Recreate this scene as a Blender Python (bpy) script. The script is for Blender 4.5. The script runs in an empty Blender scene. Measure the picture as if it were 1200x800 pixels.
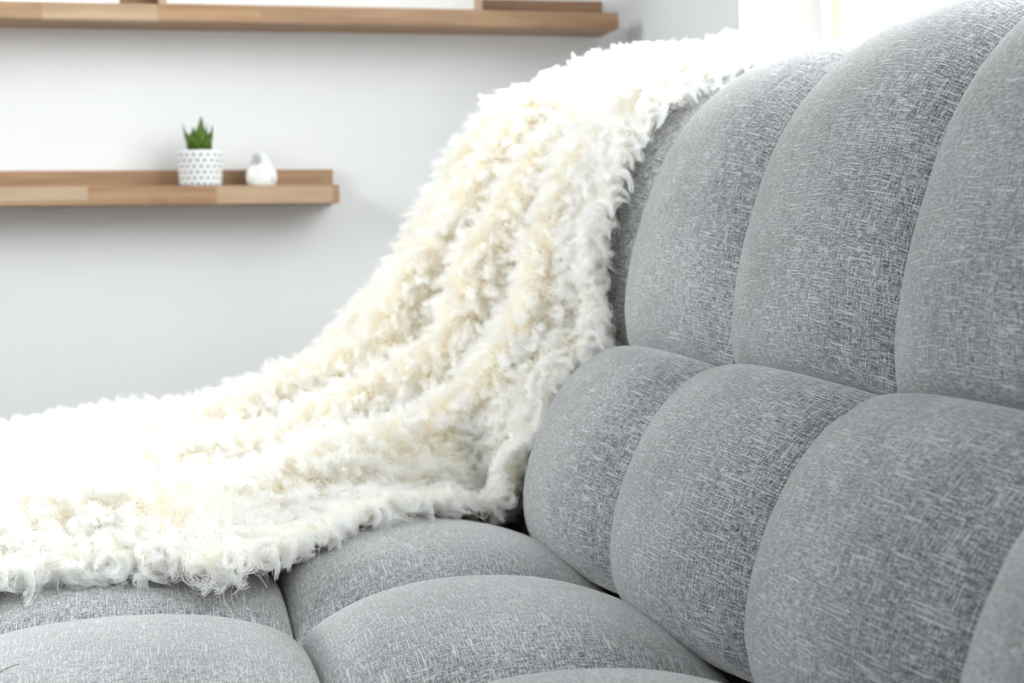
import bpy, bmesh, math, random
import numpy as np
from mathutils import Vector, Matrix

C = bpy.context.scene.collection
S = bpy.context.scene
Z0 = 0.65                                   # height of the camera above the floor
rng = np.random.default_rng(7)
random.seed(7)

# ------------------------------------------------------------------ camera
cam_d = bpy.data.cameras.new('camera')
cam = bpy.data.objects.new('camera', cam_d)
C.objects.link(cam)
S.camera = cam
R = ((0.97276676, 0.02919176, -0.2299406), (-0.23112483, 0.04727553, -0.97177484), (-0.01749725, 0.99845524, 0.05273501))
cam.matrix_world = Matrix.Translation((0, 0, Z0)) @ Matrix(R).to_4x4()
cam_d.sensor_width = 36
cam_d.lens = 55.5
cam_d.clip_start = 0.02
cam_d.dof.use_dof = True
cam_d.dof.focus_distance = 1.02
cam_d.dof.aperture_fstop = 12.0

# ------------------------------------------------------------------ world, light, exposure
S.view_settings.view_transform = 'Standard'
S.view_settings.look = 'None'
S.view_settings.gamma = 1
S.view_settings.use_curve_mapping = False
S.view_settings.exposure = 0.95
S.cycles.max_bounces = 28
S.cycles.diffuse_bounces = 24
S.cycles.transparent_max_bounces = 12

w = bpy.data.worlds.new('overcast')
S.world = w
w.use_nodes = True
bg = w.node_tree.nodes['Background']
bg.inputs[0].default_value = (0.93, 0.97, 1.0, 1)
bg.inputs[1].default_value = 1.9


def area(name, loc, target, sx, sy, power, col):
    l = bpy.data.lights.new(name, 'AREA')
    l.shape = 'RECTANGLE'
    l.size, l.size_y, l.energy, l.color = sx, sy, power, col
    o = bpy.data.objects.new(name, l)
    C.objects.link(o)
    o.location = loc
    o.rotation_euler = (Vector(target) - Vector(loc)).to_track_quat('-Z', 'Y').to_euler()
    return o


area('window_daylight', (1.75, 0.9, 1.75), (0.3, 1.0, 0.75), 3.2, 1.5, 103, (0.965, 0.985, 1.0))
side = area('far_side_fill', (-2.3, 1.35, 1.65), (0.3, 1.95, 0.75), 1.0, 1.2, 4.5, (0.97, 0.985, 1.0))  # fill lamp added inside the room, no window in that wall
side.data.spread = math.radians(62)


# ------------------------------------------------------------------ material helpers
def new_mat(name):
    m = bpy.data.materials.new(name)
    m.use_nodes = True
    nt = m.node_tree
    return m, nt, nt.nodes['Principled BSDF']


def N(nt, kind, **kw):
    n = nt.nodes.new(kind)
    for k, v in kw.items():
        setattr(n, k, v)
    return n


def mapping(nt, src, scale, loc=(0, 0, 0)):
    mp = N(nt, 'ShaderNodeMapping')
    mp.inputs['Scale'].default_value = scale
    mp.inputs['Location'].default_value = loc
    nt.links.new(src, mp.inputs['Vector'])
    return mp.outputs[0]


def noise(nt, vec, scale=1.0, detail=2.0, rough=0.5, dims='3D'):
    n = N(nt, 'ShaderNodeTexNoise')
    n.noise_dimensions = dims
    n.inputs['Scale'].default_value = scale
    n.inputs['Detail'].default_value = detail
    n.inputs['Roughness'].default_value = rough
    nt.links.new(vec, n.inputs['Vector'])
    return n.outputs['Fac']


def ramp(nt, fac, stops):
    r = N(nt, 'ShaderNodeValToRGB')
    el = r.color_ramp.elements
    while len(el) < len(stops):
        el.new(0.5)
    for e, (p, c) in zip(el, stops):
        e.position = p
        e.color = (*c, 1) if len(c) == 3 else c
    nt.links.new(fac, r.inputs[0])
    return r.outputs[0]


def math_node(nt, op, a, b=None):
    n = N(nt, 'ShaderNodeMath', operation=op)
    for i, x in enumerate((a, b)):
        if x is None:
            continue
        if isinstance(x, (int, float)):
            n.inputs[i].default_value = x
        else:
            nt.links.new(x, n.inputs[i])
    return n.outputs[0]


def mix_col(nt, fac, a, b, mode='MIX'):
    n = N(nt, 'ShaderNodeMix', data_type='RGBA', blend_type=mode)
    for sock, x in ((n.inputs[0], fac), (n.inputs[6], a), (n.inputs[7], b)):
        if isinstance(x, (int, float)):
            sock.default_value = x
        elif isinstance(x, tuple):
            sock.default_value = (*x, 1) if len(x) == 3 else x
        else:
            nt.links.new(x, sock)
    return n.outputs[2]


def bump(nt, h, strength, dist):
    b = N(nt, 'ShaderNodeBump')
    b.inputs['Strength'].default_value = strength
    b.inputs['Distance'].default_value = dist
    nt.links.new(h, b.inputs['Height'])
    return b.outputs[0]


def plain(name, col, rough=0.6, spec=0.3, mott=0.0):
    m, nt, p = new_mat(name)
    p.inputs['Roughness'].default_value = rough
    p.inputs['Specular IOR Level'].default_value = spec
    tc = N(nt, 'ShaderNodeTexCoord').outputs['Object']
    f = noise(nt, tc, 9.0, 4.0)
    c2 = tuple(x * (1 - mott) for x in col)
    nt.links.new(ramp(nt, f, [(0.35, c2), (0.65, col)]), p.inputs['Base Color'])
    return m


def fabric_mat():
    m, nt, p = new_mat('grey_melange_weave')
    uv = N(nt, 'ShaderNodeUVMap', uv_map='weave').outputs[0]
    # threads running one way and the other
    a1 = noise(nt, mapping(nt, uv, (150, 1300, 1)), 1, 2.0, 0.6, '2D')
    b1 = noise(nt, mapping(nt, uv, (1300, 150, 1), (3, 7, 0)), 1, 2.0, 0.6, '2D')
    g1 = noise(nt, mapping(nt, uv, (900, 900, 1), (1, 2, 0)), 1, 2.0, 0.7, '2D')
    s = math_node(nt, 'ADD', math_node(nt, 'MULTIPLY', a1, 0.36), math_node(nt, 'MULTIPLY', b1, 0.30))
    s = math_node(nt, 'ADD', s, math_node(nt, 'MULTIPLY', g1, 0.34))
    cloud = noise(nt, mapping(nt, uv, (14, 14, 1)), 1, 3.0, 0.55, '2D')
    s2 = math_node(nt, 'ADD', s, math_node(nt, 'MULTIPLY', math_node(nt, 'SUBTRACT', cloud, 0.5), 0.10))
    base = ramp(nt, s2, [(0.36, (0.055, 0.056, 0.06)), (0.455, (0.21, 0.212, 0.218)), (0.53, (0.36, 0.363, 0.37)), (0.62, (0.70, 0.705, 0.71))])
    # pale slubs
    h1 = noise(nt, mapping(nt, uv, (34, 1000, 1), (0, 3, 0)), 1, 1.0, 0.5, '2D')
    h2 = noise(nt, mapping(nt, uv, (1000, 40, 1), (5, 0, 0)), 1, 1.0, 0.5, '2D')
    r1 = ramp(nt, h1, [(0.655, (0, 0, 0)), (0.71, (1, 1, 1))])
    r2 = ramp(nt, h2, [(0.675, (0, 0, 0)), (0.75, (0.8, 0.8, 0.8))])
    slub = math_node(nt, 'MAXIMUM', r1, r2)
    col = mix_col(nt, math_node(nt, 'MULTIPLY', slub, 0.72), base, (0.70, 0.71, 0.71))
    nt.links.new(col, p.inputs['Base Color'])
    hgt = math_node(nt, 'ADD', s, math_node(nt, 'MULTIPLY', slub, 0.25))
    nt.links.new(bump(nt, hgt, 0.55, 0.0012), p.inputs['Normal'])
    p.inputs['Roughness'].default_value = 0.92
    p.inputs['Specular IOR Level'].default_value = 0.12
    p.inputs['Sheen Weight'].default_value = 0.9
    p.inputs['Sheen Roughness'].default_value = 0.45
    return m


def wood_mat(name, light, dark, knots=0.0, seed=0.0):
    m, nt, p = new_mat(name)
    tc = N(nt, 'ShaderNodeTexCoord').outputs['Object']
    g = noise(nt, mapping(nt, tc, (5, 60, 90), (seed, seed, seed)), 1, 5.0, 0.6)
    big = noise(nt, mapping(nt, tc, (3.5, 14, 26), (seed * 2, 0, seed)), 1, 2.0, 0.5)
    f = math_node(nt, 'ADD', math_node(nt, 'MULTIPLY', g, 0.6), math_node(nt, 'MULTIPLY', big, 0.4))
    col = ramp(nt, f, [(0.36, dark), (0.50, tuple((a + b) / 2 for a, b in zip(light, dark))), (0.62, light)])
    if knots:
        k = noise(nt, mapping(nt, tc, (9, 9, 24), (seed + 4, 1, 2)), 1, 1.0, 0.5)
        col = mix_col(nt, math_node(nt, 'MULTIPLY', ramp(nt, k, [(0.60, (0, 0, 0)), (0.72, (1, 1, 1))]), knots), col, tuple(x * 0.45 for x in dark))
    nt.links.new(col, p.inputs['Base Color'])
    p.inputs['Roughness'].default_value = 0.5
    p.inputs['Specular IOR Level'].default_value = 0.3
    return m


M = {}
M['fabric'] = fabric_mat()
M['wall'] = plain('painted_wall', (0.86, 0.865, 0.875), 0.9, 0.15, 0.015)
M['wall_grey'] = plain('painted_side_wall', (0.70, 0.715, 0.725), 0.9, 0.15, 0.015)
M['wall_dark'] = plain('muted_blue_wall', (0.40, 0.43, 0.46), 0.9, 0.15, 0.02)
M['ceiling'] = plain('ceiling_paint', (0.86, 0.86, 0.86), 0.9, 0.1, 0.01)
M['floor'] = wood_mat('floor_boards', (0.42, 0.39, 0.36), (0.33, 0.30, 0.27), 0, 3)
M['white_gloss'] = plain('white_lacquer', (0.86, 0.86, 0.85), 0.35, 0.4, 0.01)
M['oak_mid'] = wood_mat('oak_mid', (0.46, 0.295, 0.18), (0.31, 0.18, 0.10), 0.0, 1)
M['oak_warm'] = wood_mat('oak_warm', (0.48, 0.305, 0.18), (0.30, 0.17, 0.09), 0.45, 5)
M['oak_light'] = wood_mat('oak_light', (0.545, 0.39, 0.26), (0.42, 0.28, 0.175), 0.0, 9)
M['oak_pale'] = wood_mat('oak_pale', (0.56, 0.425, 0.305), (0.47, 0.335, 0.225), 0.0, 2)
M['oak_dark'] = wood_mat('oak_dark', (0.38, 0.235, 0.14), (0.26, 0.15, 0.085), 0.0, 11)
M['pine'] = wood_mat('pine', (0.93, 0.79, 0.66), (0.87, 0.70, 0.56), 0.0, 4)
M['paper'] = plain('white_paper', (0.90, 0.90, 0.89), 0.7, 0.2, 0.01)
M['hide'] = plain('tan_hide', (0.86, 0.79, 0.66), 0.85, 0.15, 0.1)
M['dark_wood'] = wood_mat('leg_wood', (0.16, 0.10, 0.06), (0.09, 0.05, 0.03), 0.0, 6)
M['dark_cloth'] = plain('lining', (0.12, 0.12, 0.125), 0.95, 0.1, 0.1)


def ceramic():
    m, nt, p = new_mat('white_ceramic')
    tc = N(nt, 'ShaderNodeTexCoord').outputs['Object']
    nt.links.new(ramp(nt, noise(nt, tc, 30, 2), [(0.3, (0.80, 0.80, 0.79)), (0.7, (0.84, 0.84, 0.83))]), p.inputs['Base Color'])
    p.inputs['Roughness'].default_value = 0.28
    return m


M['ceramic'] = ceramic()


# ------------------------------------------------------------------ mesh helpers
def link(name, me, mat=None, parent=None):
    o = bpy.data.objects.new(name, me)
    C.objects.link(o)
    if mat is not None:
        me.materials.append(mat)
    if parent is not None:
        o.parent = parent
    return o


def empty(name, loc=(0, 0, 0)):
    o = bpy.data.objects.new(name, None)
    C.objects.link(o)
    o.location = loc
    o.empty_display_size = 0.05
    return o


def tag(o, label=None, cat=None, group=None, kind=None):
    for k, v in (('label', label), ('category', cat), ('group', group), ('kind', kind)):
        if v:
            o[k] = v
    return o


def finish(bm, name, smooth=False):
    me = bpy.data.meshes.new(name)
    bmesh.ops.recalc_face_normals(bm, faces=bm.faces)
    bm.to_mesh(me)
    bm.free()
    if smooth:
        me.polygons.foreach_set('use_smooth', [True] * len(me.polygons))
    return me


def bm_box(bm, lo, hi, bev=0.0, seg=2):
    lo, hi = Vector(lo), Vector(hi)
    g = bmesh.ops.create_cube(bm, size=1.0)
    vs = g['verts']
    for v in vs:
        v.co = Vector(((lo[i] + hi[i]) / 2 + v.co[i] * (hi[i] - lo[i]) for i in range(3)))
    if bev:
        es = {e for v in vs for e in v.link_edges}
        bmesh.ops.bevel(bm, geom=list(es), offset=bev, segments=seg, affect='EDGES', profile=0.6)


def box(name, lo, hi, mat, parent=None, bev=0.0, seg=2, smooth=False, origin=None):
    bm = bmesh.new()
    o3 = Vector(origin) if origin is not None else Vector((0, 0, 0))
    bm_box(bm, Vector(lo) - o3, Vector(hi) - o3, bev, seg)
    o = link(name, finish(bm, name, smooth), mat, parent)
    return o


def lathe(bm, prof, n=48, mat_i=0):
    rings = []
    for r, z in prof:
        rings.append([bm.verts.new((r * math.cos(2 * math.pi * k / n), r * math.sin(2 * math.pi * k / n), z)) for k in range(n)])
    for a, b in zip(rings[:-1], rings[1:]):
        for k in range(n):
            bm.faces.new((a[k], a[(k + 1) % n], b[(k + 1) % n], b[k])).material_index = mat_i
    return rings


# ------------------------------------------------------------------ room
YW, XR = 2.85, 0.907          # far wall, window wall
ZC, XL, YN = 2.6, -3.4, -2.6
WY0, WY1, WZ0, WZ1 = -1.2, 2.2916, 0.74, 2.25      # window opening

tag(box('floor', (XL, YN, -0.1), (XR + 0.3, YW + 0.1, 0), M['floor']), kind='structure')
tag(box('ceiling', (XL, YN, ZC), (XR + 0.3, YW + 0.1, ZC + 0.1), M['ceiling']), kind='structure')
tag(box('wall_far', (XL, YW, 0), (XR + 0.3, YW + 0.12, ZC), M['wall']), kind='structure')
bm = bmesh.new()
TH = 0.17
bm_box(bm, (XR, YN, 0), (XR + TH, YW, WZ0))
bm_box(bm, (XR, YN, WZ1), (XR + TH, YW, ZC))
bm_box(bm, (XR, WY1, WZ0), (XR + TH, YW, WZ1))
bm_box(bm, (XR, YN, WZ0), (XR + TH, WY0, WZ1))
tag(link('wall_right', finish(bm, 'wall_right'), M['wall_grey']), kind='structure')
tag(box('wall_back', (XL, YN - 0.12, 0), (XR + 0.3, YN, ZC), M['wall_dark']), kind='structure')
tag(box('wall_left', (XL - 0.12, YN - 0.12, 0), (XL, YW + 0.12, ZC), M['wall_dark']), kind='structure')
tag(box('baseboard_far', (XL, YW - 0.015, 0), (XR, YW, 0.08), M['white_gloss'], bev=0.003), kind='structure')

# window: white fixed frame, timber sashes, glass
win = tag(empty('window_1', (XR + 0.14, (WY0 + WY1) / 2, WZ0)), kind='structure')
wo = win.location
FX0, FX1 = XR + 0.135, XR + 0.165


def wbox(name, lo, hi, mat, bev=0.002):
    return box(name, Vector(lo) - wo, Vector(hi) - wo, mat, win, bev)


wbox('fixed_frame', (FX0, WY1 - 0.05, WZ0), (FX1, WY1, WZ1), M['white_gloss'])
wbox('fixed_frame', (FX0, WY0, WZ0), (FX1, WY0 + 0.05, WZ1), M['white_gloss'])
wbox('fixed_frame', (FX0, WY0 + 0.05, WZ0), (FX1, WY1 - 0.05, WZ0 + 0.05), M['white_gloss'])
wbox('fixed_frame', (FX0, WY0 + 0.05, WZ1 - 0.05), (FX1, WY1 - 0.05, WZ1), M['white_gloss'])


def glass_mat():
    m, nt, p = new_mat('window_glass')
    nt.nodes.remove(p)
    t = N(nt, 'ShaderNodeBsdfTransparent')
    t.inputs[0].default_value = (0.97, 0.985, 0.98, 1)
    g = N(nt, 'ShaderNodeBsdfGlossy')
    g.inputs['Roughness'].default_value = 0.02
    fr = N(nt, 'ShaderNodeFresnel')
    fr.inputs[0].default_value = 1.45
    mx = N(nt, 'ShaderNodeMixShader')
    nt.links.new(math_node(nt, 'MULTIPLY', fr.outputs[0], 0.6), mx.inputs[0])
    nt.links.new(t.outputs[0], mx.inputs[1])
    nt.links.new(g.outputs[0], mx.inputs[2])
    nt.links.new(mx.outputs[0], nt.nodes['Material Output'].inputs[0])
    return m


M['glass'] = glass_mat()
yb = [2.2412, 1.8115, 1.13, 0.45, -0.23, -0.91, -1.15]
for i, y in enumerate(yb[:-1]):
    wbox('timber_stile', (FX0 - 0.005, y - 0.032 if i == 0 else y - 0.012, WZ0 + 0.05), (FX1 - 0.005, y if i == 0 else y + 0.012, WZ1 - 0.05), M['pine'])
for a, b in zip(yb[:-1], yb[1:]):
    wbox('glass_pane', (FX0 + 0.012, b, WZ0 + 0.05), (FX0 + 0.016, a, WZ1 - 0.05), M['glass'], 0)
tag(box('trim_1', (XR + 0.001, WY1 - 0.004, WZ0), (FX0 + 0.001, WY1 - 0.0005, WZ1), M['white_gloss']), kind='structure')
tag(box('trim_sill', (XR - 0.02, WY0, WZ0 - 0.025), (XR + 0.13, WY1 - 0.002, WZ0 + 0.002), M['white_gloss'], bev=0.004), kind='structure')


# ------------------------------------------------------------------ sofa
W = 0.26
YA = 1.383                                     # a seam that runs up the back
YS = [YA + W * k for k in range(-6, 3)]        # panel seams along the sofa
Y_LO, Y_HI = YS[0], YS[-1]
sofa = tag(empty('tufted_sofa', (0.2, (Y_LO + Y_HI) / 2, 0)),
           'light grey woven fabric sofa with deep square tufting on seat and back', 'sofa')
SO = sofa.location


def spline(P, n):
    """points along a Catmull-Rom curve through P, n per span"""
    P = np.asarray(P, float)
    Q = np.vstack([2 * P[0] - P[1], P, 2 * P[-1] - P[-2]])
    out = []
    for i in range(len(P) - 1):
        p0, p1, p2, p3 = Q[i:i + 4]
        t = np.linspace(0, 1, n, endpoint=False)[:, None]
        out.append(0.5 * (2 * p1 + (p2 - p0) * t + (2 * p0 - 5 * p1 + 4 * p2 - p3) * t ** 2 + (3 * p1 - p0 - 3 * p2 + p3) * t ** 3))
    out.append(P[-1:])
    return np.vstack(out)


class Profile:
    """a cross-section in the x-z plane, by arc length"""
    def __init__(self, pts):
        c = spline(pts, 24)
        s = np.concatenate([[0], np.cumsum(np.linalg.norm(np.diff(c, axis=0), axis=1))])
        self.c, self.s, self.len = c, s, s[-1]

    def at(self, s):
        return np.stack([np.interp(s, self.s, self.c[:, k]) for k in (0, 1)], -1)

    def normal(self, s):
        e = 0.012
        t = self.at(np.minimum(s + e, self.len)) - self.at(np.maximum(s - e, 0))
        t /= np.linalg.norm(t, axis=-1, keepdims=True)
        return np.stack([-t[..., 1], t[..., 0]], -1)

    def s_of(self, pt):
        return self.s[np.argmin(np.linalg.norm(self.c - np.asarray(pt), axis=1))]


def puff(a, b, H, p=2.5, q=2.0, c=0.36):
    """height of a tufted panel, a and b in -1..1"""
    f = lambda t: np.clip(1 - np.abs(t) ** p, 0, 1) ** (1 / q)
    g = lambda t: 1 - t * t
    fa, fb = f(a), f(b)
    edge = c * ((1 - fa) * g(b) * fb ** 0.5 + (1 - fb) * g(a) * fa ** 0.5)
    return H * (fa * fb + edge * 0.9)


def wobble(x, y, seed):
    r = np.random.default_rng(seed)
    z = 0
    for _ in range(5):
        kx, ky, ph = r.normal(0, 16), r.normal(0, 16), r.uniform(0, 6.28)
        z = z + np.sin(kx * x + ky * y + ph)
    return z / 5


def panel(name, prof, s0, s1, y0, y1, H, parent, seed, n=44, gap=0.0007):
    s0, s1, y0, y1 = s0 + gap, s1 - gap, y0 + gap, y1 - gap
    th = np.linspace(-1, 1, n + 1)
    t = np.sin(th * math.pi / 2 * 0.985)
    t[0], t[-1] = -1, 1
    A, B = np.meshgrid(t, t, indexing='ij')            # A along the sofa, B along the profile
    y = (y0 + y1) / 2 + A * (y1 - y0) / 2
    s = (s0 + s1) / 2 + B * (s1 - s0) / 2
    h = puff(A, B, H)
    h = h + 0.0016 * wobble(y, s, seed) * np.clip(h / H, 0, 1)
    # pulls that fan out from the buttons at the corners
    ra = np.minimum(1 - np.abs(A), 1.0) * (y1 - y0) / 2
    rb = np.minimum(1 - np.abs(B), 1.0) * (s1 - s0) / 2
    ang = np.arctan2(rb, ra + 1e-6)
    rr = np.hypot(ra, rb)
    h = h + 0.0022 * np.cos(ang * 9 + seed) * np.exp(-((rr - 0.03) / 0.022) ** 2) * np.clip(h / H, 0, 1)
    P, Nn = prof.at(s), prof.normal(s)
    X = P[..., 0] + Nn[..., 0] * h
    Z = P[..., 1] + Nn[..., 1] * h + Z0
    V = np.stack([X - SO[0], y - SO[1], Z - SO[2]], -1).reshape(-1, 3)
    m = n + 1
    idx = np.arange(m * m).reshape(m, m)
    F = np.stack([idx[:-1, :-1], idx[1:, :-1], idx[1:, 1:], idx[:-1, 1:]], -1).reshape(-1, 4)
    # back of the panel: a skirt that tucks in below the seam so the panel is a closed cushion
    base = len(V)
    back = np.stack([P[..., 0] - Nn[..., 0] * 0.02 - SO[0], y - SO[1], P[..., 1] - Nn[..., 1] * 0.02 + Z0 - SO[2]], -1)
    ring = np.concatenate([idx[0, :-1], idx[:-1, -1], idx[-1, :0:-1], idx[:0:-1, 0]])
    V = np.vstack([V, back.reshape(-1, 3)[ring], back[n // 2, n // 2][None]])
    L = len(ring)
    sk = [(int(ring[k]), int(base + k), int(base + (k + 1) % L), int(ring[(k + 1) % L])) for k in range(L)]
    fan = [(base + k, base + L, base + (k + 1) % L) for k in range(L)]
    me = bpy.data.meshes.new(name)
    me.from_pydata(V.tolist(), [], F.tolist() + sk + fan)
    uv = me.uv_layers.new(name='weave')
    co = np.zeros((len(V), 2))
    co[:m * m, 0] = y.ravel()
    arc = s + 0.35 * (h - H) * B * 0
    co[:m * m, 1] = arc.ravel()
    co[base:base + L] = co[ring]
    co[-1] = ((y0 + y1) / 2, (s0 + s1) / 2)
    li = np.empty(len(me.loops), np.int32)
    me.loops.foreach_get('vertex_index', li)
    j = np.random.default_rng(seed).uniform(-0.0, 0.0, 2)
    uv.data.foreach_set('uv', (co[li] + j).ravel())
    me.polygons.foreach_set('use_smooth', [True] * len(me.polygons))
    bm = bmesh.new()
    bm.from_mesh(me)
    bmesh.ops.recalc_face_normals(bm, faces=bm.faces)
    bm.to_mesh(me)
    bm.free()
    return link(name, me, M['fabric'], parent)


BACK = Profile([(0.367, -0.263), (0.375, -0.223), (0.401, -0.163), (0.440, -0.088), (0.479, 0.0), (0.517, 0.072), (0.568, 0.110),
                (0.632, 0.113), (0.685, 0.085), (0.70, 0.02)])
HB0, HB1, HS = 0.070, 0.066, (0.050, 0.050, 0.062)
S_MID = BACK.s_of((0.440, -0.088))
SEAT_X = [-0.386, -0.141, 0.104, 0.362]
SEAT = Profile([(-0.386, -0.282), (-0.141, -0.278), (0.104, -0.278), (0.25, -0.279), (0.362, -0.308), (0.42, -0.315)])

# cushions (fabric cores) that carry the panels
bm = bmesh.new()
ys = [Y_LO + 0.012, Y_HI - 0.012]
cs = np.array([BACK.at(np.array(s)) - BACK.normal(np.array(s)) * 0.012 for s in np.linspace(0, BACK.len, 30)])
outline = [(x, z + Z0) for x, z in cs] + [(0.70, Z0 - 0.10), (0.62, Z0 - 0.33), (0.40, Z0 - 0.325)]
rows = [[bm.verts.new((x - SO[0], y - SO[1], z)) for x, z in outline] for y in ys]
k = len(outline)
for i in range(k):
    bm.faces.new((rows[0][i], rows[0][(i + 1) % k], rows[1][(i + 1) % k], rows[1][i]))
bm.faces.new(rows[0])
bm.faces.new(rows[1])
backrest = link('backrest', finish(bm, 'backrest'), M['fabric'], sofa)
seat = box('seat_cushion', Vector((-0.386, Y_LO + 0.01, Z0 - 0.42)) - SO, Vector((0.37, Y_HI - 0.01, Z0 - 0.312)) - SO, M['fabric'], sofa, 0.01, 3, True)
seed = 10
for y0, y1 in zip(YS[:-1], YS[1:]):
    seed += 1
    panel('tufted_panel', BACK, 0.0, S_MID, y0, y1, HB0 * (1.3 if y1 < 0.61 else 1.0), backrest, seed)
    panel('tufted_panel', BACK, S_MID, BACK.len, y0, y1, HB1, backrest, seed + 50, n=52)
    for x0, x1, hs in zip(SEAT_X[:-1], SEAT_X[1:], HS):
        seed += 1
        panel('tufted_panel', SEAT, SEAT.s_of((x0, -0.28)), SEAT.s_of((x1, -0.308 if x1 > 0.3 else -0.28)), y0, y1, hs, seat, seed + 100)
box('base_frame', Vector((-0.36, Y_LO + 0.03, 0.12)) - SO, Vector((0.60, Y_HI - 0.03, Z0 - 0.40)) - SO, M['dark_cloth'], sofa, 0.01)
for sx in (-0.30, 0.52):
    for y in (Y_LO + 0.12, Y_HI - 0.12):
        bm = bmesh.new()
        bmesh.ops.create_cone(bm, cap_ends=True, segments=20, radius1=0.015, radius2=0.024, depth=0.125)
        o = link('leg', finish(bm, 'leg', True), M['dark_wood'], sofa)
        o.location = Vector((sx, y, 0.0625)) - SO


# ------------------------------------------------------------------ shelves
def shelf(name, label, x0, x1, z0, z1, zl, lip_x1, staves, lip_mat, group):
    root = tag(empty(name, ((x0 + x1) / 2, YW, z0)), label, 'shelf', group)
    o = root.location
    yf = YW - 0.11
    for (a, b, za, zb, mat, dy) in staves:
        box('stave', Vector((a, yf - dy, za)) - o, Vector((b, yf + 0.028, zb)) - o, M[mat], root, 0.0008)
    box('board', Vector((x0, yf + 0.028, z0)) - o, Vector((x1, YW, z1)) - o, M['oak_mid'], root, 0.001)
    box('back_rail', Vector((x0, YW - 0.022, z1)) - o, Vector((lip_x1, YW, zl)) - o, M[lip_mat], root, 0.0015)
    return root


LZ0, LZ1 = Z0 + 0.1015, Z0 + 0.1318
shelf('wall_shelf', 'lower oak wall shelf carrying the small potted succulent and white bird', -1.05, 0.3462, LZ0, LZ1, Z0 + 0.1637, 0.3462, [
    (-1.05, -0.62, LZ0, LZ1, 'oak_light', 0), (-0.62, -0.36, LZ0, LZ1, 'oak_mid', 0.0003), (-0.36, -0.0757, LZ0 + 0.0075, LZ1, 'oak_pale', 0.0006),
    (-0.36, -0.0757, LZ0, LZ0 + 0.0075, 'oak_mid', 0.0), (-0.0757, 0.1363, LZ0, LZ1, 'oak_warm', 0.0002),
    (0.1363, 0.334, LZ0, LZ1, 'oak_light', 0.0005), (0.334, 0.3462, LZ0, LZ1, 'oak_mid', -0.0002)], 'oak_mid', 'oak wall shelves')
UZ0, UZ1 = Z0 + 0.4085, Z0 + 0.4360
shelf('wall_shelf', 'upper oak wall shelf carrying white framed pictures, near the top of the wall', -1.05, 0.8557, UZ0, UZ1, Z0 + 0.4705, 0.853, [
    (-1.05, -0.50, UZ0, UZ1, 'oak_light', 0), (-0.50, -0.1386, UZ0, UZ1, 'oak_mid', 0.0004), (-0.1386, 0.0473, UZ0, UZ1, 'oak_light', 0.0),
    (0.0473, 0.2175, UZ0, UZ1, 'oak_warm', 0.0005), (0.2175, 0.5892, UZ0, UZ1, 'oak_mid', 0.0001), (0.5892, 0.72, UZ0, UZ1, 'oak_warm', 0.0004),
    (0.72, 0.8557, UZ0, UZ1, 'oak_warm', 0.0)], 'oak_dark', 'oak wall shelves')


def picture(label, x0, x1, side_mat, h):
    y = YW - 0.045
    root = tag(empty('picture_frame', ((x0 + x1) / 2, y, UZ1)), label, 'picture frame', 'framed pictures on the upper shelf')
    w2, t, d = (x1 - x0) / 2, 0.014, 0.018
    for s in (-1, 1):
        box('frame_side', (min(s * w2, s * (w2 - t)), -d / 2, 0), (max(s * w2, s * (w2 - t)), d / 2, h), M[side_mat], root, 0.001)
    box('frame_rail', (-w2 + t, -d / 2, 0), (w2 - t, d / 2, 0.010), M[side_mat], root, 0.001)
    box('frame_rail', (-w2 + t, -d / 2, h - t), (w2 - t, d / 2, h), M[side_mat], root, 0.001)
    box('picture_sheet', (-w2 + t, -d / 2 + 0.004, 0.010), (w2 - t, d / 2 - 0.004, h - t), M['paper'], root)
    root.rotation_euler.x = -0.03
    root.location.y = YW - 0.05
    return root


picture('wide white picture in a pale oak frame on the upper shelf', 0.0495, 0.617, 'oak_pale', 0.36)
picture('white framed picture at the cut-off end of the upper shelf', -0.46, -0.0154, 'white_gloss', 0.36)


# ------------------------------------------------------------------ potted succulent
def pot_mat():
    m, nt, p = new_mat('dotted_pot')
    uv = N(nt, 'ShaderNodeUVMap', uv_map='wrap').outputs[0]
    sep = N(nt, 'ShaderNodeSeparateXYZ')
    nt.links.new(uv, sep.inputs[0])
    u, v = sep.outputs[0], sep.outputs[1]
    row = math_node(nt, 'FLOOR', v)
    odd = math_node(nt, 'MULTIPLY', math_node(nt, 'MODULO', row, 2.0), 0.5)
    du = math_node(nt, 'SUBTRACT', math_node(nt, 'FRACT', math_node(nt, 'ADD', u, odd)), 0.5)
    dv = math_node(nt, 'SUBTRACT', math_node(nt, 'FRACT', v), 0.5)
    d2 = math_node(nt, 'ADD', math_node(nt, 'MULTIPLY', du, du), math_node(nt, 'MULTIPLY', dv, dv))
    inside = math_node(nt, 'LESS_THAN', d2, 0.068)
    nt.links.new(mix_col(nt, inside, (0.83, 0.83, 0.83), (0.22, 0.29, 0.30)), p.inputs['Base Color'])
    p.inputs['Roughness'].default_value = 0.35
    return m


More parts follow.
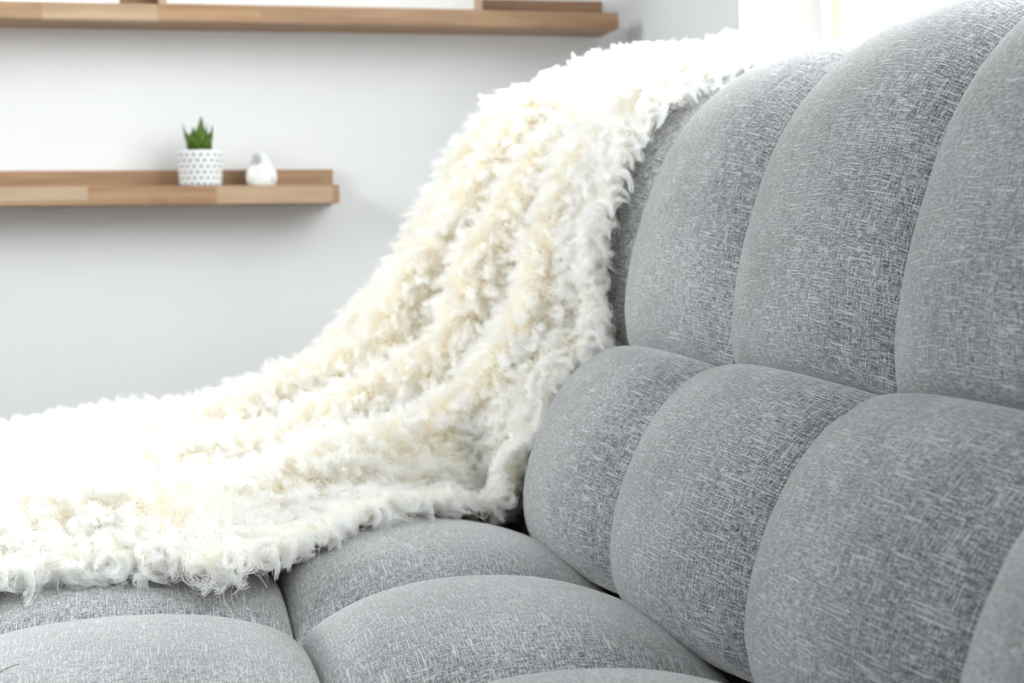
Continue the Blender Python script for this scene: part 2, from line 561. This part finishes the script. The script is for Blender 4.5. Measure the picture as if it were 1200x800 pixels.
pot_x, pot_y = 0.1119, YW - 0.065
plant = tag(empty('potted_succulent', (pot_x, pot_y, LZ1)), 'small green succulent in a white pot with grey dots on the lower shelf', 'potted plant')
PH, R0, R1 = 0.0615, 0.0355, 0.0408
bm = bmesh.new()
prof = [(0.001, 0), (R0 - 0.002, 0), (R0, 0.002)] + [(R0 + (R1 - R0) * t, PH * t) for t in np.linspace(0.08, 0.98, 10)] + [(R1 - 0.001, PH), (R1 - 0.004, PH), (R1 - 0.005, PH - 0.004), (R1 - 0.007, PH - 0.012)]
lathe(bm, prof, 56)
me = finish(bm, 'pot', True)
uvl = me.uv_layers.new(name='wrap')
for poly in me.polygons:
    an = [math.atan2(me.vertices[i].co.y, me.vertices[i].co.x) / (2 * math.pi) % 1 for i in poly.vertices]
    if max(an) - min(an) > 0.5:
        an = [x + 1 if x < 0.5 else x for x in an]
    for li, x, vi in zip(poly.loop_indices, an, poly.vertices):
        co = me.vertices[vi].co
        out = math.hypot(co.x, co.y) > R0 - 0.0005 and 0.0015 < co.z
        uvl.data[li].uv = (x * 20, co.z / PH * 6.2 + 0.1 if out else 0.0)
link('pot', me, pot_mat(), plant)
bm = bmesh.new()
bmesh.ops.create_circle(bm, cap_ends=True, segments=40, radius=R1 - 0.0065)
o = link('soil', finish(bm, 'soil'), plain('potting_soil', (0.09, 0.06, 0.04), 0.95, 0.1, 0.5), plant)
o.location.z = PH - 0.009


def leaf_mat():
    m, nt, p = new_mat('succulent_leaf')
    tc = N(nt, 'ShaderNodeTexCoord').outputs['Object']
    sep = N(nt, 'ShaderNodeSeparateXYZ')
    nt.links.new(tc, sep.inputs[0])
    f = math_node(nt, 'ADD', math_node(nt, 'MULTIPLY', noise(nt, tc, 60, 3), 0.5), math_node(nt, 'MULTIPLY', sep.outputs[2], 9.0))
    nt.links.new(ramp(nt, f, [(0.2, (0.03, 0.07, 0.002)), (0.5, (0.065, 0.13, 0.004)), (0.8, (0.085, 0.15, 0.012)), (0.95, (0.07, 0.13, 0.04))]), p.inputs['Base Color'])
    p.inputs['Roughness'].default_value = 0.4
    p.inputs['Specular IOR Level'].default_value = 0.25
    return m


M['leaf'] = leaf_mat()


def leaf(az, tilt, length, width, r0):
    """a thick pointed leaf that starts upright-ish and curves outward then in"""
    bm = bmesh.new()
    n = 9
    rings = []
    for i in range(n + 1):
        t = i / n
        wd = width * (0.65 + 0.6 * t - 0.15 * t * t) * (1 - t ** 2.6) + 0.0003
        if t > 0.72:
            wd *= 0.8
        th = wd * 0.30
        a = tilt * (1 - 0.35 * t)
        x = r0 + length * t * math.sin(a)
        z = length * t * math.cos(a)
        ring = []
        for k in range(8):
            c = 2 * math.pi * k / 8
            off = th * math.sin(c) + 0.35 * wd * math.cos(c) ** 2 * -1 * 0.4
            ring.append(bm.verts.new((x + off * math.cos(a), wd * math.cos(c), z - off * math.sin(a))))
        rings.append(ring)
    for a_, b_ in zip(rings[:-1], rings[1:]):
        for k in range(8):
            bm.faces.new((a_[k], a_[(k + 1) % 8], b_[(k + 1) % 8], b_[k]))
    bm.faces.new(rings[0])
    bm.faces.new(rings[-1])
    o = link('leaf', finish(bm, 'leaf', True), M['leaf'], plant)
    o.location = (0, 0, PH - 0.012)
    o.rotation_euler.z = az
    return o


for az, tl, ln, wd, r in [(-1.9, 0.28, 0.048, 0.013, 0.008), (-1.25, 0.25, 0.052, 0.013, 0.008), (-0.5, 0.33, 0.045, 0.012, 0.009), (0.3, 0.42, 0.060, 0.011, 0.008),
                          (1.2, 0.3, 0.06, 0.012, 0.008), (2.1, 0.34, 0.055, 0.012, 0.008), (2.95, 0.52, 0.064, 0.011, 0.007), (3.9, 0.36, 0.044, 0.013, 0.009),
                          (-1.0, 0.08, 0.072, 0.011, 0.003), (1.0, 0.12, 0.062, 0.011, 0.004), (3.0, 0.14, 0.056, 0.011, 0.004), (-0.1, 0.22, 0.060, 0.010, 0.005),
                          (-2.6, 0.2, 0.052, 0.012, 0.006), (-2.3, 0.5, 0.044, 0.015, 0.010), (2.6, 0.46, 0.048, 0.013, 0.010), (-0.8, 0.5, 0.040, 0.013, 0.010)]:
    leaf(az, tl, ln, wd * 1.3, r)

# ------------------------------------------------------------------ bird figurine
bird = tag(empty('bird_figurine', (0.2165, YW - 0.065, LZ1)), 'small white glazed ceramic bird figurine beside the dotted pot', 'figurine')


def ball(bm, c, r, rot=None):
    g = bmesh.ops.create_uvsphere(bm, u_segments=28, v_segments=18, radius=1.0)
    m = Matrix.Translation(c) @ (Matrix.Rotation(rot, 4, 'Y') if rot else Matrix.Identity(4)) @ Matrix.Diagonal((*r, 1))
    bmesh.ops.transform(bm, matrix=m, verts=g['verts'])


bm = bmesh.new()
rg = lathe(bm, [(0.0005, 0), (0.0205, 0), (0.0235, 0.0015), (0.0258, 0.006), (0.0266, 0.013), (0.0257, 0.021), (0.0232, 0.029), (0.0197, 0.036), (0.0165, 0.042),
                (0.0120, 0.047), (0.0005, 0.050)], 40)
bm.faces.new(rg[0])
bm.faces.new(rg[-1])
bmesh.ops.scale(bm, vec=(1, 0.84, 1), verts=bm.verts)
ball(bm, (-0.0015, -0.001, 0.046), (0.0160, 0.0148, 0.0140))
ball(bm, (-0.008, -0.003, 0.0575), (0.0034, 0.003, 0.0052), -0.3)
ball(bm, (0.006, -0.003, 0.0575), (0.0034, 0.003, 0.0052), 0.3)
o = link('body', finish(bm, 'body', True), M['ceramic'], bird)
md = o.modifiers.new('join', 'REMESH')
md.mode = 'VOXEL'
md.voxel_size = 0.0012
md.use_smooth_shade = True
md = o.modifiers.new('soften', 'SMOOTH')
md.iterations = 8
M['face_beak_grey'] = plain('face_beak_grey', (0.50, 0.51, 0.51), 0.4, 0.4, 0.08)  # plain grey for the beak and the ellipsoid on the head
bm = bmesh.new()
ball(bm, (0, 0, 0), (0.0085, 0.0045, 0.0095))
o = link('face', finish(bm, 'face', True), M['face_beak_grey'], bird)
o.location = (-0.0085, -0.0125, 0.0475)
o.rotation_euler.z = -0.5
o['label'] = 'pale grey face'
bm = bmesh.new()
bmesh.ops.create_cone(bm, cap_ends=True, segments=14, radius1=0.0034, radius2=0.0004, depth=0.010)
o = link('beak', finish(bm, 'beak', True), M['face_beak_grey'], bird)
o.location = (-0.0155, -0.0145, 0.042)
o.rotation_euler = (math.radians(20), math.radians(-115), 0)
for sx, rot in ((-0.0190, 0.12), (0.0175, -0.10)):
    bm = bmesh.new()
    ball(bm, (0, 0, 0), (0.0085, 0.015, 0.0165), rot)
    o = link('wing', finish(bm, 'wing', True), M['ceramic'], bird)
    o.location = (sx, -0.006, 0.0185)

# ------------------------------------------------------------------ sheepskin throw
NEAR = np.array([(.742, 1.44, .045), (.680, 1.44, .135), (.585, 1.435, .160), (.53, 1.43, .145), (.485, 1.425, .104), (.458, 1.42, .05), (.440, 1.41, -.01), (.415, 1.395, -.075),
                 (.385, 1.385, -.140), (.350, 1.365, -.190), (.30, 1.345, -.208), (.22, 1.305, -.205), (.13, 1.235, -.207), (.06, 1.155, -.208), (-.03, 1.19, -.208), (-.33, 1.165, -.213)])
FAR = np.array([(.84, 1.86, .11), (.76, 1.89, .212), (.68, 1.90, .238), (.60, 1.90, .238), (.535, 1.90, .212), (.478, 1.90, .170), (.425, 1.90, .115), (.358, 1.90, .03),
                (.30, 1.90, -.05), (.25, 1.90, -.108), (.18, 1.90, -.155), (.09, 1.90, -.180), (-.04, 1.90, -.195), (-.16, 1.90, -.205), (-.26, 1.90, -.208), (-.42, 1.90, -.215)])
NU, NV = 120, 15 * 22 + 1
near, far = spline(NEAR, 22), spline(FAR, 22)
# rolled-over far border
tv = np.gradient(far, axis=0)
tv /= np.linalg.norm(tv, axis=1, keepdims=True)
fn = np.cross(tv, np.array([0, 1.0, 0]))
fn /= np.linalg.norm(fn, axis=1, keepdims=True)
if fn[NV // 2, 2] < 0:
    fn = -fn
U = np.linspace(0, 1, NU)
ROLL = 0.14
G = np.zeros((NU, NV, 3))
for i, u in enumerate(U):
    if u < ROLL:
        a = (1 - u / ROLL) * math.pi / 2
        rad = 0.075
        G[i] = far + np.array([0, rad * math.sin(a), 0]) - fn * rad * (1 - math.cos(a))
    else:
        t = (u - ROLL) / (1 - ROLL)
        G[i] = far * (1 - t) + near * t
vv = np.linspace(0, 15, NV)[None, :]
uu = ((U - ROLL) / (1 - ROLL))[:, None]


def surf_normals(G):
    du, dv = np.gradient(G, axis=0), np.gradient(G, axis=1)
    n = np.cross(dv, du)
    n /= np.linalg.norm(n, axis=-1, keepdims=True) + 1e-12
    if n[NU // 2, NV // 2, 2] < 0:
        n = -n
    return n, du, dv


nrm, _, _ = surf_normals(G)
sm = lambda x, a, b: np.clip((x - a) / (b - a), 0, 1) ** 2 * (3 - 2 * np.clip((x - a) / (b - a), 0, 1))
amp = 0.058 * sm(vv, 2.6, 5.5) * (1 - 0.62 * sm(vv, 9.5, 12.5))
phase = uu * 3.6 + 0.10 * np.sin(vv * 0.8) + 0.07 * np.sin(vv * 1.9 + 3 * uu)
wave = np.cos(2 * math.pi * phase)
wave = np.where(wave > 0, wave ** 0.8 if False else wave, wave)
inside = sm(uu, -0.05, 0.10) * (1 - 0.55 * sm(uu, 0.85, 1.0))
lump = 0.0045 * (np.sin(vv * 2.3 + uu * 9) + np.sin(vv * 3.7 - uu * 13 + 1.0)) * 0.7
G = G + nrm * ((amp * wave + lump) * inside)[..., None]
nrm, du, dv = surf_normals(G)

# keep the hide clear of the cushions: find where each point lies over the tufted panels and lift it off them
def clear_of_sofa(G, gap):
    y = G[..., 1]
    a = ((y - YA) / W) % 1.0 * 2 - 1
    on = np.clip((Y_HI - y) / 0.02, 0, 1)
    # back
    cs_ = np.linspace(0, BACK.len, 160)
    cp, cn = BACK.at(cs_), BACK.normal(cs_)
    pts = G[..., (0, 2)].reshape(-1, 2)
    d2 = ((pts[:, None, :] - cp[None]) ** 2).sum(-1)
    k = d2.argmin(1)
    s = cs_[k]
    lo = s < S_MID
    b = np.where(lo, s / S_MID * 2 - 1, (s - S_MID) / (BACK.len - S_MID) * 2 - 1)
    h = puff(a.ravel(), b, np.where(lo, HB0, HB1))
    dist = ((pts - cp[k]) * cn[k]).sum(-1)
    need = np.where((k > 0) & (k < 159), np.clip(h + gap - dist, 0, 0.2), 0) * on.ravel()
    out = G.copy()
    out[..., 0] += (need * cn[k][:, 0]).reshape(y.shape)
    out[..., 2] += (need * cn[k][:, 1]).reshape(y.shape)
    # seat
    x = out[..., 0]
    for x0, x1, H in zip(SEAT_X[:-1], SEAT_X[1:], HS):
        bb = np.clip((x - (x0 + x1) / 2) / ((x1 - x0) / 2), -1, 1)
        zt = -0.28 + puff(a, bb, H) + gap
        hit = (x > x0) & (x < x1)
        out[..., 2] = np.where(hit, np.maximum(out[..., 2], zt * on + out[..., 2] * (1 - on)), out[..., 2])
    return out


G = clear_of_sofa(G, 0.014)
for _ in range(3):
    g2 = G.copy()
    g2[1:-1, 1:-1] = (G[1:-1, 1:-1] * 2 + G[:-2, 1:-1] + G[2:, 1:-1] + G[1:-1, :-2] + G[1:-1, 2:]) / 6
    G = clear_of_sofa(g2, 0.013)
nrm, du, dv = surf_normals(G)

throw_loc = np.array([0.2, 1.55, Z0 - 0.2])
throw_v = (G + np.array([0, 0, Z0]) - throw_loc)
thick = throw_v - nrm * 0.004
idx = np.arange(NU * NV).reshape(NU, NV)
q = np.stack([idx[:-1, :-1], idx[1:, :-1], idx[1:, 1:], idx[:-1, 1:]], -1).reshape(-1, 4)
ring = np.concatenate([idx[0, :-1], idx[:-1, -1], idx[-1, :0:-1], idx[:0:-1, 0]])
nb = NU * NV
rn = np.roll(ring, -1)
side = np.stack([ring, ring + nb, rn + nb, rn], -1)
me = bpy.data.meshes.new('sheepskin_throw')
me.from_pydata(np.vstack([throw_v.reshape(-1, 3), thick.reshape(-1, 3)]).tolist(), [], np.vstack([q, q[:, ::-1] + nb, side]).tolist())
me.polygons.foreach_set('use_smooth', [True] * len(me.polygons))
bm = bmesh.new()
bm.from_mesh(me)
bmesh.ops.recalc_face_normals(bm, faces=bm.faces)
bm.to_mesh(me)
bm.free()
throw = link('sheepskin_throw', me, M['hide'])
throw.location = throw_loc
tag(throw, 'fluffy cream white sheepskin throw draped over the sofa back and seat', 'throw')


def wool_mat():
    m, nt, p = new_mat('cream_wool')
    hi = N(nt, 'ShaderNodeHairInfo')
    col = ramp(nt, hi.outputs['Intercept'], [(0.0, (0.986, 0.95, 0.84)), (0.3, (0.990, 0.976, 0.93)), (0.6, (0.991, 0.988, 0.978)), (1.0, (0.991, 0.990, 0.985))])
    d = N(nt, 'ShaderNodeBsdfDiffuse')
    t = N(nt, 'ShaderNodeBsdfTranslucent')
    nt.links.new(col, d.inputs[0])
    nt.links.new(col, t.inputs[0])
    mx = N(nt, 'ShaderNodeMixShader')
    mx.inputs[0].default_value = 0.22
    nt.links.new(d.outputs[0], mx.inputs[1])
    nt.links.new(t.outputs[0], mx.inputs[2])
    nt.links.new(mx.outputs[0], nt.nodes['Material Output'].inputs[0])
    nt.nodes.remove(p)
    return m


def bil(A, fu, fv):
    i = np.clip(fu.astype(int), 0, NU - 2)
    j = np.clip(fv.astype(int), 0, NV - 2)
    a, b = (fu - i)[:, None], (fv - j)[:, None]
    return A[i, j] * (1 - a) * (1 - b) + A[i + 1, j] * a * (1 - b) + A[i, j + 1] * (1 - a) * b + A[i + 1, j + 1] * a * b


def roots(n, u0=0.0):
    """points spread evenly over the throw by area"""
    area_ = np.linalg.norm(np.cross(du, dv), axis=-1)
    pr = (area_ * (U >= u0)[:, None]).ravel()
    pr /= pr.sum()
    k = rng.choice(NU * NV, n, p=pr)
    fu = np.clip(k // NV + rng.uniform(-0.5, 0.5, n), 0, NU - 1.001)
    fv = np.clip(k % NV + rng.uniform(-0.5, 0.5, n), 0, NV - 1.001)
    return fu, fv


def unit(x):
    return x / (np.linalg.norm(x, axis=-1, keepdims=True) + 1e-9)


def lay(fu, fv):
    """root points and the way the wool lies there"""
    P, n = bil(throw_v, fu, fv), unit(bil(nrm, fu, fv))
    eu, ev = unit(bil(du, fu, fv)), unit(bil(dv, fu, fv))
    u, v = fu / (NU - 1), fv / (NV - 1) * 15
    e_near = sm(u, 0.93, 1.0)[:, None]
    e_lo = (1 - sm(v, 0.0, 0.5))[:, None]
    e_hi = sm(v, 14.6, 15)[:, None]
    e_far = (1 - sm(u, 0.0, 0.05))[:, None]
    d = n + eu * (1.25 * e_near - 1.0 * e_far) + ev * (e_hi - e_lo)
    d = d + np.array([0, 0, -0.20]) + ev * 0.12 + eu * 0.15 * sm(u, 0.3, 0.8)[:, None]
    return P, unit(d), n, np.maximum(e_near, e_far)


def locks(n_lock, per, length, r_root, r_tip, curl, K, rad, jit, seed, u0=0.0):
    fu, fv = roots(n_lock, u0)
    P, d, n, e = lay(fu, fv)
    # the wool leans together in patches a few centimetres wide
    r_ = np.random.default_rng(seed)
    for wl, am in ((0.06, 0.11), (0.03, 0.07)):
        for _ in range(4):
            kv = unit(r_.normal(0, 1, 3)) * 2 * math.pi / wl
            d = d + am * np.sin(P @ kv + r_.uniform(0, 6.28))[:, None] * unit(r_.normal(0, 1, 3))
    d = unit(d + rng.normal(0, jit, d.shape))
    L = length * rng.uniform(0.7, 1.25, n_lock)
    a = unit(np.cross(d, rng.normal(0, 1, d.shape)))
    b = np.cross(d, a)
    ph = rng.uniform(0, 6.28, n_lock)
    tw = rng.uniform(4.0, 9.5, n_lock) * rng.choice([-1, 1], n_lock)
    t = np.linspace(0, 1, K)[None, :, None]
    droop = np.array([0, 0, -1.0])
    g = (0.14 + 0.5 * e) * (0.3 + 0.7 * np.clip(n[:, 2:], 0, 1)) * rng.uniform(0.6, 1.3, (n_lock, 1))
    axis = P[:, None] + d[:, None] * (L[:, None, None] * (t - 0.12 * t * t)) + droop * (L[:, None] * g)[:, None] * t * t * 0.9
    cr = curl * (1 + 1.3 * e[:, :, None]) * L[:, None, None] * t ** 1.3
    w_ = ph[:, None, None] + tw[:, None, None] * t
    axis = axis + cr * (np.cos(w_) * a[:, None] + np.sin(w_) * b[:, None])
    # strands of each lock
    q = rng.normal(0, 1, (n_lock, per, 2)) * 0.55
    prof = r_root * (1 - t) ** 0.9 * (1 + 0.4 * np.sin(np.pi * t)) + r_tip
    ln = rng.uniform(0.72, 1.0, (n_lock, per, 1, 1))
    prof = prof[:, None]
    pos = axis[:, None] + prof * (q[..., 0, None, None] * a[:, None, None] + q[..., 1, None, None] * b[:, None, None])
    # small waviness of single strands
    wv = rng.normal(0, 1, (n_lock, per, 1, 3)) * np.sin(t[:, None] * rng.uniform(4, 9, (n_lock, per, 1, 1)) + rng.uniform(0, 6, (n_lock, per, 1, 1))) * t[:, None] * 0.0011
    pos = pos + wv
    root = pos[:, :, :1]
    pos = root + (pos - root) * ln
    radius = rad * (1 - 0.55 * t[..., 0][:, None] ** 2) * np.ones((n_lock, per, 1))
    return pos.reshape(-1, K, 3).astype(np.float32), radius.reshape(-1, K).astype(np.float32)


K = 9
sets = [locks(17500, 22, 0.034, 0.0062, 0.0013, 0.11, K, 0.00024, 0.12, 1),
        locks(42000, 5, 0.026, 0.0070, 0.0036, 0.12, K, 0.00021, 0.32, 1),
        locks(1500, 30, 0.030, 0.0046, 0.0008, 0.15, 11, 0.00019, 0.30, 5, 0.945)]
pos = np.concatenate([s_[0].reshape(-1, 3) for s_ in sets])
rad = np.concatenate([s_[1].ravel() for s_ in sets])
sizes = np.concatenate([np.full(len(s_[0]), s_[0].shape[1]) for s_ in sets])
hc = bpy.data.hair_curves.new('wool_pile')
hc.add_curves(sizes.tolist())
hc.attributes['position'].data.foreach_set('vector', pos.ravel())
ra = hc.attributes.get('radius') or hc.attributes.new('radius', 'FLOAT', 'POINT')
ra.data.foreach_set('value', rad.ravel())
hc.materials.append(wool_mat())
pile = bpy.data.objects.new('wool_pile', hc)
C.objects.link(pile)
pile.parent = throw
pile['kind'] = 'stuff'

# ------------------------------------------------------------------ a stray brown thread on the seat
def seat_z(x, y):
    for x0, x1, H in zip(SEAT_X[:-1], SEAT_X[1:], HS):
        if x0 <= x <= x1:
            return -0.2795 + float(puff(np.array(((y - YA) / W) % 1.0 * 2 - 1), np.array((x - (x0 + x1) / 2) / ((x1 - x0) / 2)), H))


tx = np.linspace(-0.0845, -0.0735, 12)
tyy = 0.945 + 0.0022 * np.sin((tx + 0.0845) * 300) + (tx + 0.0845) * 0.9
pts = [Vector((x, y, Z0 + seat_z(x, y) + 0.0008)) for x, y in zip(tx.tolist(), tyy.tolist())]
o3 = pts[5].copy()
bm = bmesh.new()
rings = []
for i, p_ in enumerate(pts):
    d_ = (pts[min(i + 1, 11)] - pts[max(i - 1, 0)]).normalized()
    a_ = d_.cross(Vector((0, 0, 1))).normalized()
    b_ = d_.cross(a_)
    rings.append([bm.verts.new(p_ - o3 + 0.00038 * (a_ * math.cos(k * math.pi / 3) + b_ * math.sin(k * math.pi / 3))) for k in range(6)])
for r0, r1 in zip(rings[:-1], rings[1:]):
    for k in range(6):
        bm.faces.new((r0[k], r0[(k + 1) % 6], r1[(k + 1) % 6], r1[k]))
bm.faces.new(rings[0])
bm.faces.new(rings[-1])
th = link('stray_thread', finish(bm, 'stray_thread', True), plain('brown_thread', (0.16, 0.10, 0.06), 0.8, 0.1, 0.2))
th.location = o3
tag(th, 'tiny brown thread lying on the grey seat cushion', 'thread')
